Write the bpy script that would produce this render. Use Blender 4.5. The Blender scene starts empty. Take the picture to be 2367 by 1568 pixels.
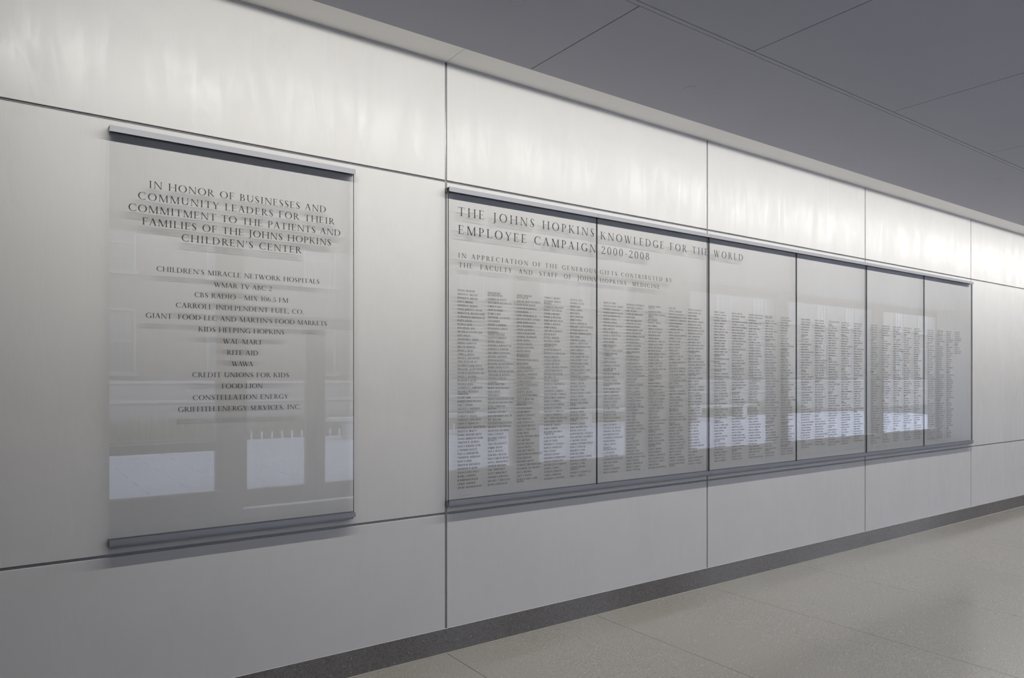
import bpy, bmesh, math, random
from mathutils import Vector, Matrix
random.seed(7)
SC = bpy.context.scene
COL = SC.collection

# ------------------------------------------------------------------ camera, sky, light, exposure
D, EYE = 3.76, 1.663                 # distance of the lens from the wall, eye height
cam_d = bpy.data.cameras.new('camera')
cam = bpy.data.objects.new('camera', cam_d); COL.objects.link(cam)
cam.location = (0, -D, EYE)
yaw = math.atan(1183.5 / 1648.6)     # level lens turned to the right of the wall's normal
cam.rotation_euler = (math.pi/2, 0, -yaw)
cam_d.sensor_width = 36.0
cam_d.lens = 1648.6 / 2367 * 36.0
cam_d.shift_y = (876 - 784) / 2367.0
cam_d.clip_start = 0.05; cam_d.clip_end = 200
SC.camera = cam

w = bpy.data.worlds.new('overcast_sky'); SC.world = w; w.use_nodes = True
wn = w.node_tree.nodes; wl = w.node_tree.links
bg = wn['Background']
tc = wn.new('ShaderNodeTexCoord'); sp = wn.new('ShaderNodeSeparateXYZ'); rp = wn.new('ShaderNodeValToRGB')
wl.new(tc.outputs['Generated'], sp.inputs[0]); wl.new(sp.outputs['Z'], rp.inputs[0]); wl.new(rp.outputs[0], bg.inputs['Color'])
rp.color_ramp.elements[0].position = 0.0; rp.color_ramp.elements[0].color = (0.83, 0.845, 0.95, 1)
rp.color_ramp.elements[1].position = 0.8; rp.color_ramp.elements[1].color = (0.61, 0.67, 0.92, 1)
bg.inputs['Strength'].default_value = 8.0

LX0, LX1 = -0.15, 21.5                # the linear wall washer runs along the ceiling 1.17 m off the wall
al = bpy.data.lights.new('wall_washer_light', 'AREA'); al.shape = 'RECTANGLE'
al.size = LX1 - LX0; al.size_y = 0.0008
al.energy = 20.0 * (LX1 - LX0); al.color = (1.0, 0.985, 0.925)
alo = bpy.data.objects.new('wall_washer_light', al); COL.objects.link(alo)
alo.location = ((LX0+LX1)/2, -1.164, 3.5887)
alo.rotation_euler = (math.radians(42), 0, 0)   # lens tilted to the wall

al.use_nodes = True                  # the fixture's optic throws no light above the horizontal
an = al.node_tree.nodes; ak = al.node_tree.links
em = an.get('Emission') or an.new('ShaderNodeEmission')
ge = an.new('ShaderNodeNewGeometry'); sx_ = an.new('ShaderNodeSeparateXYZ'); mr = an.new('ShaderNodeMapRange')
ak.new(ge.outputs['Incoming'], sx_.inputs[0]); ak.new(sx_.outputs['Z'], mr.inputs['Value'])
mr.inputs['From Min'].default_value = -.010; mr.inputs['From Max'].default_value = -.03
mr.inputs['To Min'].default_value = 0.0; mr.inputs['To Max'].default_value = 1.0
neg = an.new('ShaderNodeMath'); neg.operation = 'MULTIPLY'; neg.inputs[1].default_value = -1
ak.new(sx_.outputs['Z'], neg.inputs[0])
cv = an.new('ShaderNodeValToRGB'); ak.new(neg.outputs[0], cv.inputs[0])      # its throw: a little stronger towards the foot of the wall
for i_, (p_, c_) in enumerate(((0.25, .52), (.55, .69), (.70, .92), (.82, 1.0), (.89, .95), (.95, .60))):
    e_ = cv.color_ramp.elements[i_] if i_ < 2 else cv.color_ramp.elements.new(p_)
    e_.position = p_; e_.color = (c_, c_, c_, 1)
pr = an.new('ShaderNodeMath'); pr.operation = 'MULTIPLY'; ak.new(mr.outputs[0], pr.inputs[0]); ak.new(cv.outputs[0], pr.inputs[1])
ak.new(pr.outputs[0], em.inputs['Strength'])

vs = SC.view_settings
vs.view_transform = 'Standard'; vs.look = 'None'; vs.exposure = 0.0; vs.gamma = 1.0; vs.use_curve_mapping = False
SC.cycles.max_bounces = 10; SC.cycles.diffuse_bounces = 5; SC.cycles.glossy_bounces = 5
SC.cycles.transparent_max_bounces = 16
SC.cycles.sample_clamp_indirect = 6.0
SC.cycles.caustics_reflective = False; SC.cycles.caustics_refractive = False
SC.cycles.use_denoising = True

# ------------------------------------------------------------------ materials
def mat(name, color=(.5,.5,.5), rough=.5, metal=0.0, spec=.5):
    m = bpy.data.materials.new(name); m.use_nodes = True
    b = m.node_tree.nodes['Principled BSDF']
    b.inputs['Base Color'].default_value = (*color, 1)
    b.inputs['Roughness'].default_value = rough
    b.inputs['Metallic'].default_value = metal
    b.inputs['Specular IOR Level'].default_value = spec
    return m, m.node_tree.nodes, m.node_tree.links, b

def pos_vec(n, l, scale=(1,1,1)):
    g = n.new('ShaderNodeNewGeometry'); mp = n.new('ShaderNodeMapping')
    mp.inputs['Scale'].default_value = scale
    l.new(g.outputs['Position'], mp.inputs['Vector'])
    return mp.outputs[0]

def noise(n, l, vec, scale, detail=4, rough=.55, dist=0.0):
    t = n.new('ShaderNodeTexNoise'); t.inputs['Scale'].default_value = scale
    t.inputs['Detail'].default_value = detail; t.inputs['Roughness'].default_value = rough
    t.inputs['Distortion'].default_value = dist
    l.new(vec, t.inputs['Vector']); return t.outputs['Fac']

def ramp(n, l, fac, stops):
    r = n.new('ShaderNodeValToRGB'); e = r.color_ramp.elements
    while len(e) < len(stops): e.new(0.5)
    for i, (p, c) in enumerate(stops):
        e[i].position = p; e[i].color = (c, c, c, 1) if not isinstance(c, tuple) else (*c, 1)
    l.new(fac, r.inputs[0]); return r.outputs[0]

def mixc(n, l, fac, a, b, mode='MIX'):
    m = n.new('ShaderNodeMix'); m.data_type = 'RGBA'; m.blend_type = mode
    for s, v in ((m.inputs[0], fac), (m.inputs[6], a), (m.inputs[7], b)):
        if hasattr(v, 'links'): l.new(v, s)
        elif isinstance(v, tuple): s.default_value = (*v, 1)
        else: s.default_value = v
    return m.outputs[2]

def math_n(n, l, op, a, b):
    m = n.new('ShaderNodeMath'); m.operation = op
    for s, v in ((m.inputs[0], a), (m.inputs[1], b)):
        if hasattr(v, 'links'): l.new(v, s)
        else: s.default_value = v
    return m.outputs[0]

def bump(n, l, b, h, strength, dist):
    bp = n.new('ShaderNodeBump'); bp.inputs['Strength'].default_value = strength; bp.inputs['Distance'].default_value = dist
    l.new(h, bp.inputs['Height']); l.new(bp.outputs[0], b.inputs['Normal'])

M = {}
# polished plaster: trowel streaks in colour, gloss and relief
m, n, l, b = mat('polished_plaster', rough=.36)
v = pos_vec(n, l, (1.0, 1.0, .42))
n1 = noise(n, l, v, 1.6, 5, .6, .6)
n2 = noise(n, l, pos_vec(n, l, (3.2, 1, .7)), 2.6, 6, .62, 1.2)
n3 = noise(n, l, pos_vec(n, l, (1.0, 1, 1.0)), 260, 2)
c = ramp(n, l, n1, [(.3, (.522, .510, .502)), (.7, (.542, .531, .522))])
c = mixc(n, l, ramp(n, l, n2, [(.36, 0.0), (.43, 1.0), (.5, 0.0)]), c, (.540, .530, .520))
c = mixc(n, l, math_n(n, l, 'MULTIPLY', n3, .08), c, (.3, .29, .28))
cloud = noise(n, l, pos_vec(n, l), 1.7, 6, .62, .9)
c = mixc(n, l, ramp(n, l, cloud, [(.34, .0), (.68, .16)]), c, (.40, .385, .375))
l.new(c, b.inputs['Base Color'])
l.new(ramp(n, l, n2, [(.3, .30), (.62, .46)]), b.inputs['Roughness'])
bump(n, l, b, math_n(n, l, 'ADD', math_n(n, l, 'MULTIPLY', n2, 1.0), math_n(n, l, 'MULTIPLY', n1, 1.2)), .22, .005)
M['plaster'] = m
m, n, l, b = mat('wall_backing', (.05, .05, .05), .7); M['backing'] = m
m, n, l, b = mat('brushed_aluminium_channel', (.26, .26, .265), .36, .35)
sn = noise(n, l, pos_vec(n, l, (1, 1, 60)), 30, 2)
l.new(ramp(n, l, sn, [(.3, .24), (.7, .36)]), b.inputs['Roughness']); M['channel'] = m
m, n, l, b = mat('satin_aluminium_rail', (.25, .252, .275), .5, .6)
sn = noise(n, l, pos_vec(n, l, (2, 60, 60)), 20, 3)
l.new(ramp(n, l, sn, [(.3, .46), (.7, .54)]), b.inputs['Roughness']); M['rail'] = m
m, n, l, b = mat('dark_gasket', (.015, .015, .018), .6); M['gasket'] = m
m, n, l, b = mat('steel_bead', (.72, .71, .69), .35, .4); M['bead'] = m
m, n, l, b = mat('black_vinyl_lettering', (.012, .012, .014), .45); M['ink'] = m
m, n, l, b = mat('grey_vinyl_lettering', (.035, .035, .038), .5); M['ink_soft'] = m

def glass_mat(name, tint, rough=0.0, ior=1.46):
    m = bpy.data.materials.new(name); m.use_nodes = True
    n = m.node_tree.nodes; l = m.node_tree.links; n.remove(n['Principled BSDF'])
    tr = n.new('ShaderNodeBsdfTransparent'); tr.inputs[0].default_value = (*tint, 1)
    gl = n.new('ShaderNodeBsdfGlossy')
    gl.inputs['Roughness'].default_value = rough; gl.inputs['Color'].default_value = (1, 1, 1, 1)
    fr = n.new('ShaderNodeFresnel')            # both faces of the pane reflect alike: the node inverts the index at rear faces
    gm = n.new('ShaderNodeNewGeometry')
    l.new(math_n(n, l, 'ADD', ior, math_n(n, l, 'MULTIPLY', gm.outputs['Backfacing'], 1/ior - ior)), fr.inputs[0])
    mx = n.new('ShaderNodeMixShader')
    l.new(fr.outputs[0], mx.inputs[0]); l.new(tr.outputs[0], mx.inputs[1]); l.new(gl.outputs[0], mx.inputs[2])
    l.new(mx.outputs[0], n['Material Output'].inputs[0])
    return m
M['glass'] = glass_mat('clear_sign_glass', (.995, .997, .996))
M['window_glass'] = glass_mat('window_glass', (.93, .95, .95))
m, n, l, b = mat('green_black_glass_edge', (.012, .022, .019), .12); M['glass_edge'] = m

# terrazzo
def terrazzo(name, base, dark, light, rough, dens=.30):
    m, n, l, b = mat(name, base, rough)
    v = pos_vec(n, l)
    cl = noise(n, l, v, 1.1, 4)
    c = mixc(n, l, cl, tuple(x*.93 for x in base), tuple(x*1.06 for x in base))
    fine = noise(n, l, v, 170, 4, .7)
    c = mixc(n, l, ramp(n, l, fine, [(.36, .75), (.50, 0.0)]), c, dark)
    c = mixc(n, l, ramp(n, l, fine, [(.52, 0.0), (.66, .5)]), c, tuple(x*1.3 for x in base))
    for sc, th, colr, amt in ((210, .16, dark, .8), (120, .10, light, .9), (330, .2, tuple(x*1.25 for x in base), .5)):
        vo = n.new('ShaderNodeTexVoronoi'); vo.inputs['Scale'].default_value = sc; l.new(v, vo.inputs['Vector'])
        hs = n.new('ShaderNodeSeparateColor'); l.new(vo.outputs['Color'], hs.inputs[0])
        near = math_n(n, l, 'LESS_THAN', vo.outputs['Distance'], .33)
        pick = math_n(n, l, 'LESS_THAN', hs.outputs[0], th if colr is not light else .012)
        c = mixc(n, l, math_n(n, l, 'MULTIPLY', math_n(n, l, 'MULTIPLY', near, pick), amt), c, colr)
    l.new(c, b.inputs['Base Color'])
    rr = noise(n, l, v, 3.0, 4)
    l.new(ramp(n, l, rr, [(.3, rough*.85), (.7, rough*1.2)]), b.inputs['Roughness'])
    return m
M['terrazzo'] = terrazzo('sand_terrazzo', (.330, .308, .268), (.13, .122, .105), (.85, .82, .72), .15)
M['terrazzo_dark'] = terrazzo('charcoal_terrazzo', (.125, .115, .108), (.015, .014, .013), (.42, .40, .38), .2)
m, n, l, b = mat('joint_filler', (.05, .048, .045), .7); M['joint'] = m
m, n, l, b = mat('zinc_strip', (.40, .385, .33), .45, .0); M['strip'] = m
# ceiling
m, n, l, b = mat('grey_painted_ceiling', (.36, .36, .375), .55)
cn = noise(n, l, pos_vec(n, l), 1.3, 4)
l.new(mixc(n, l, cn, (.325, .325, .37), (.355, .355, .40)), b.inputs['Base Color']); M['ceiling'] = m
m, n, l, b = mat('cream_soffit', (.91, .89, .84), .6); M['soffit'] = m
m, n, l, b = mat('plain_wall', (.30, .295, .285), .6); M['plain'] = m
m, n, l, b = mat('window_frame_aluminium', (.20, .20, .205), .45, .3); M['frame'] = m
m, n, l, b = mat('white_paint', (.75, .75, .74), .5); M['white'] = m
m, n, l, b = mat('subdued_white_sash', (.24, .24, .235), .6); M['sash'] = m  # white darkened evenly to keep the mirrored sashes faint
# outside
m, n, l, b = mat('granite_paver', (.50, .50, .51), .7)
c = noise(n, l, pos_vec(n, l), .9, 4)
l.new(mixc(n, l, c, (.33, .33, .345), (.47, .47, .48)), b.inputs['Base Color']); M['paver'] = m
m, n, l, b = mat('paver_joint', (.05, .05, .05), .9); M['pjoint'] = m
m, n, l, b = mat('buff_brick', (.33, .27, .23), .85)
bt = n.new('ShaderNodeTexBrick'); bt.inputs['Scale'].default_value = 4.0
bt.inputs['Color1'].default_value = (.15, .135, .12, 1); bt.inputs['Color2'].default_value = (.125, .11, .10, 1); bt.inputs['Mortar'].default_value = (.19, .18, .17, 1)
mp = n.new('ShaderNodeMapping'); g = n.new('ShaderNodeNewGeometry'); mp.inputs['Rotation'].default_value = (math.pi/2, 0, 0)
l.new(g.outputs['Position'], mp.inputs[0]); l.new(mp.outputs[0], bt.inputs[0]); l.new(bt.outputs['Color'], b.inputs['Base Color']); M['brick'] = m
m, n, l, b = mat('dark_pane', (.12, .12, .125), .12); M['pane'] = m
m, n, l, b = mat('leaf_green', (.09, .12, .05), .7); M['leaf'] = m
m, n, l, b = mat('planting_soil', (.06, .05, .04), .9); M['soil'] = m
m, n, l, b = mat('stone_coping', (.42, .41, .40), .7); M['coping'] = m
m, n, l, b = mat('washer_lens', (.30, .30, .31), .5); M['lens'] = m

# ------------------------------------------------------------------ mesh helpers
class MB:
    def __init__(s): s.v = []; s.f = []; s.mi = []
    def box(s, x0, x1, y0, y1, z0, z1, mi=0):
        b = len(s.v)
        s.v += [(x0,y0,z0),(x1,y0,z0),(x1,y1,z0),(x0,y1,z0),(x0,y0,z1),(x1,y0,z1),(x1,y1,z1),(x0,y1,z1)]
        for q in ((0,3,2,1),(4,5,6,7),(0,1,5,4),(1,2,6,5),(2,3,7,6),(3,0,4,7)):
            s.f.append(tuple(b+i for i in q)); s.mi.append(mi)
        return s
    def prism(s, prof, x0, x1, mi=0):          # closed (y, z) outline run along X
        b = len(s.v); k = len(prof)
        s.v += [(x0, y, z) for y, z in prof] + [(x1, y, z) for y, z in prof]
        for i in range(k):
            j = (i+1) % k; s.f.append((b+i, b+j, b+k+j, b+k+i)); s.mi.append(mi)
        s.f.append(tuple(b+i for i in range(k-1, -1, -1))); s.mi.append(mi)
        s.f.append(tuple(b+k+i for i in range(k))); s.mi.append(mi)
        return s
    def build(s, name, mats, parent=None, origin=None, bevel=0.0, **tags):
        me = bpy.data.meshes.new(name)
        vs_ = s.v
        if origin: vs_ = [(x-origin[0], y-origin[1], z-origin[2]) for x, y, z in vs_]
        me.from_pydata(vs_, [], s.f)
        if not isinstance(mats, (list, tuple)): mats = [mats]
        for mm in mats: me.materials.append(mm)
        if len(mats) > 1: me.polygons.foreach_set('material_index', s.mi)
        bm = bmesh.new(); bm.from_mesh(me)
        if bevel:
            bmesh.ops.bevel(bm, geom=list(bm.edges), offset=bevel, segments=1, affect='EDGES')
        bmesh.ops.recalc_face_normals(bm, faces=bm.faces)
        bm.to_mesh(me); bm.free()
        o = bpy.data.objects.new(name, me); COL.objects.link(o)
        if origin: o.location = origin
        if parent: o.parent = parent; o.matrix_parent_inverse = Matrix.Identity(4)
        for k_, v_ in tags.items(): o[k_] = v_
        return o

def local(parent, o):      # child coordinates are world here; re-express under a moved parent
    o.location = Vector(o.location) - Vector(parent.location)
    return o
def empty(name, loc, **tags):
    o = bpy.data.objects.new(name, None); COL.objects.link(o); o.location = loc
    o.empty_display_size = .1
    for k_, v_ in tags.items(): o[k_] = v_
    return o
NAMES_A = [
"VIVIAN ABADOM/MARTIN D. ABELOFF/DONALD A. ABRAMS/LISA S. ABRAMS/STEPHEN C. ACHUFF/GAYLE JOHNSON ADAMS/MARILYN D. ADEGBONMIRE/N. FRANKLIN ADKINSON JR./RUBEN ADLER/PETER C. AGRE/HYO SEUNG AHN/NICHOLAS UTCHAN AHN/NITA AHUJA/THEODORE F. ALBAN/ROBERT ALBRECHT/ERIC M. ALDRICH/DIANE E. ALEJO/LARRY E. ALESSI/DIANA C. ALEXANDER/SYED ZULFIGAR ALI/ELIZABETH ANNE ALLEN/FRANCINE  ALLEN-FRANZE/PATRICIA MCDONALD ALLI/DAVID C. ALLISON/BLANCHE P. ALTER/DONALD ALVES/ELIZABETH C. AMBINDER/RICHARD FREDERICK|AMBINDER/ELAINE AMIR/ROBERT JOHN ANCONA/VIKI L. ANDERS/ARNOLD E. ANDERSEN/DANA ANDERSEN/CHARLES S. ANGELL/LAWRENCE JOHN APPEL/KAREN A. ARMACOST/DEBORAH KAY ARMSTRONG/ERNEST N. ARNETT/KAMAL HAYDARI ARTIN/DANIEL MEREDITH ASHBY/TIMOTHY R. ASHWELL/NANCY ALMAND ATOR/J. THOMAS AUGUST/PAUL G. AUWAERTER/THOMAS R. AVERSANO/ALAN N. BAER/SERENA M. BAGNASCO/RAYMOND D. BAHR/SUSAN ELAINE BAILEY/BLAIRE L. BAISDEN/R. ROBINSON BAKER/SANJAY  BAKHSHI/JANAKI  BALAKRISHNAN",
"RAMASWAMY|BALAKRISHNAN/CHARLES M. BALCH/WILLIAM M. BALDWIN III/CAROL E. BALL/JAMES R. BANKS/CLARE L. BAO/THEODORE A. BARAMKI/GUY BARBER/ROBERT J. BARBERA/LEE RANDOL BARKER/KATHLEEN|BARNES-SANCHEZ/NANCY K. BARNETT/DETLEF  BARTELT/EDWARD L. BARTLETT JR./HOWARD C. BARTNER/ERIC BIREN COSTE BASS/MICHELE  BATEMAN/JOAN M. BATHON/ROXANNE LEE BATTERDEN/SHAWN DENISE BATTY/WILLIAM A. BAUMGARTNER/THEODORE M. BAYLESS/STEPHEN B. BAYLIN/CYNTHIA|BEACH SMELTZER/BROCK ALLEN BEAMER/LISA A. BECK/HEIDI BEILIS/HENRY VAUGHAN BELCHER/NICHOLAS JOHN BELITSOS/PETER  CHRISTIAN|BELITSOS/BARBARA ANN BELL/WILLIAM ROBERT BELL JR./IRIS  BELLAMY/JON JOSEPH BELLANTONI/MICHELE F. BELLANTONI/ALLAN JOEL BELZBERG/EMILE A. BENDIT/RICHARD GORDON|BENNETT/TERI LURA BENNETT/HARRIS  BENNY/JANE E. BENSON/EDWARD J. BENZ JR./HOLLY AMEND BENZE/JOHN L. BERGBOWER/ANDREW BERGMAN/GAIL  BERKENBLIT/SCOTT  BERKENBLIT/EDWARD J. BERNACKI/MICHAEL T. BERNSTEIN/BELUR S. BHAGAVAN",
"MOHIT KRISHAN|BHATNAGAR/MALLAR  BHATTACHARYA/NASIR ISLAM BHATTI/ZAVER M. BHUJWALLA/JOAN BIELER/JAMES DAVID BILES III/WILLIAM ROBERT BITMAN/MARK JOSEPH BITTLE/JAY H. BLACKMAN/CAROL J. BLAISDELL/KARIN J. BLAKEMORE/NORMAN  BLANKMAN/BRIAN  BLOCK/DAVID A. BLOCK/DAVID A. BLUEMKE/BRUCE I. BLUM/ROGER SCOTT|BLUMENTHAL/DANA BOATMAN-REICH/JEF D. BOEKE/SUSANNE BOEKE/JOHN K. BOITNOTT/MICHAEL J. BOROWITZ/PAUL A. BOTTOMLEY/CHARLES BOULT/GEORGE STEVEN BOVA/SUSAN BOZAK/JOSEPH Y. BRADY/JULIE RENEE BRAHMER/ALICE R. BRAINERD/FREDERICK LOUIS|BRANCATI/STEVEN R. BRANT/STUART BRANT/ROBERT K. BRAWLEY/CORY BRAYTON/JAMES B. BRAYTON/WILLIAM R. BREAKEY/JOHN C. S. BREITNER/HENRY BREM/RACHEL FRYDMAN BREM/JOEL BRENNER/MICHAEL BRESSLER/GARY R. BRIEFEL/MARGARET BRIGHT/JOHN M. BROCKENBROUGH/CRAIG BRODIAN/WILLIAM R. BRODY/PATRICK E. BROOKHOUSER/KATHARINE ANN BROPHY/ROY G. BROWER/JANET F. BROWN/PATRICIA MARY CLARE|BROWN",
"TORREY C. BROWN/ROSEMARY JORDAN|BROWNE/THOMAS M. BRUSHART/ROBERT NICK BRYAN/LAURIE L. BRYANT/DANIEL L. BUCCINO/JAMES MELVILLE BUCK/SHERRY L. BUCKLES/PAMELA BUELL/GREGORY B. BULKLEY/JEFF W. BULTE/PETER C. BURGER/MICHAEL G. BURKE/ARTHUR LOUIS|BURNETT II/JOSEPH W. BURNETT/FRANCES H. BURROUGHS/JOHN R. BURTON/LYNDA C. BURTON/DAVID EARL BUSH/LINDA L. BUSHELL-ENGLISH/ARLENE MANNS BUTZ/RONALD PAUL BYANK/MICHAEL CAI/PETER CALABRESI/JOSEPH A. CALIFANO III/HUGH CALKINS/ANDREW M. CAMERON/DUKE EDWARD CAMERON/JOHN LEMUEL CAMERON/JAMES N. CAMPBELL/KURTIS ALAN CAMPBELL/DONNA R. CANIANO/MICHAEL A. CARDUCCI/LAURA A. CARDWELL/ROY  CARPENTER-MELLADY/ALEXIS JOHN CARRAS/DAVID M. CARRERA/KAREN CARROLL/BENJAMIN SOLOMON|CARSON SR./H. BALLENTINE CARTER/GARY H. CASSEL/PATRIZIO P. CATUREGLI/JOHN A. CAVALLUZZI/PAUL CELANO/SHIVAUN CELANO/ARAVINDA CHAKRAVARTI/SHUKTI CHAKRAVARTI/HUNTER CLAY CHAMPION/DAVID C. CHANG/PATRICIA CHARACHE/SAMUEL CHARACHE/FRANKLIN E. CHATHAM",
"ALLEN R. CHEN/EDWARD S. CHEN/FRANK CHEN/TINA L. CHENG/WEN CHENG/BART CHERNOW/JERRIE CHERRY/JACK C. CHILDERS JR./MARGARET SMITH CHISOLM/KATHLEEN RUTH CHO/MICHAEL ANDREW CHOTI/ERIC CHOU/TIMOTHY Y. CHOU/JAMES R. CHRISTENSEN/LISA CHRISTOPHER-STINE/TRACY CHURCH/THERESA CIMINO/CURT INGRAHAM CIVIN/DAVID STUART CLAPP/DOUGLAS PAUL CLARK/THERESA BURTON/MICHAEL ROBERT CLARK/LORA L. CLAWSON/CONRAD JOEL CLEMENS/JANICE E. CLEMENTS/SARAH L. CLEVER/ARTHUR E. COCCO/MONICA D. CODE/DONALD STRALEY COFFEY/SUSAN E. COFFIN/BERNARD A. COHEN/BERNICE HIRSCHHORN|COHEN/CYNTHIA R. COHEN/DAVID B. COHEN/KENNETH J. COHEN/MARGARET CALLANAN|COHEN/RONALD J. COHEN/PHILIP ARTHUR COLE/RHODA ALANI COLE/JOSEPH MICHAEL COGLIACO/PAUL MICHAEL COLOMBANI/O. MICHAEL COLVIN/CARROLL LOCKARD CONLEY/JOHN V. CONTE JR./BARBARA G. COOK/DAVID W. COOKE/MARCUS PATRICK COOPER/RHONDA S. COOPER/GEOFFREY J. CORB/ANDREW GREGORY|CORDISTA/EDWARD E. CORNWELL III/MARY C. CORRETTI"]
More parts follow.
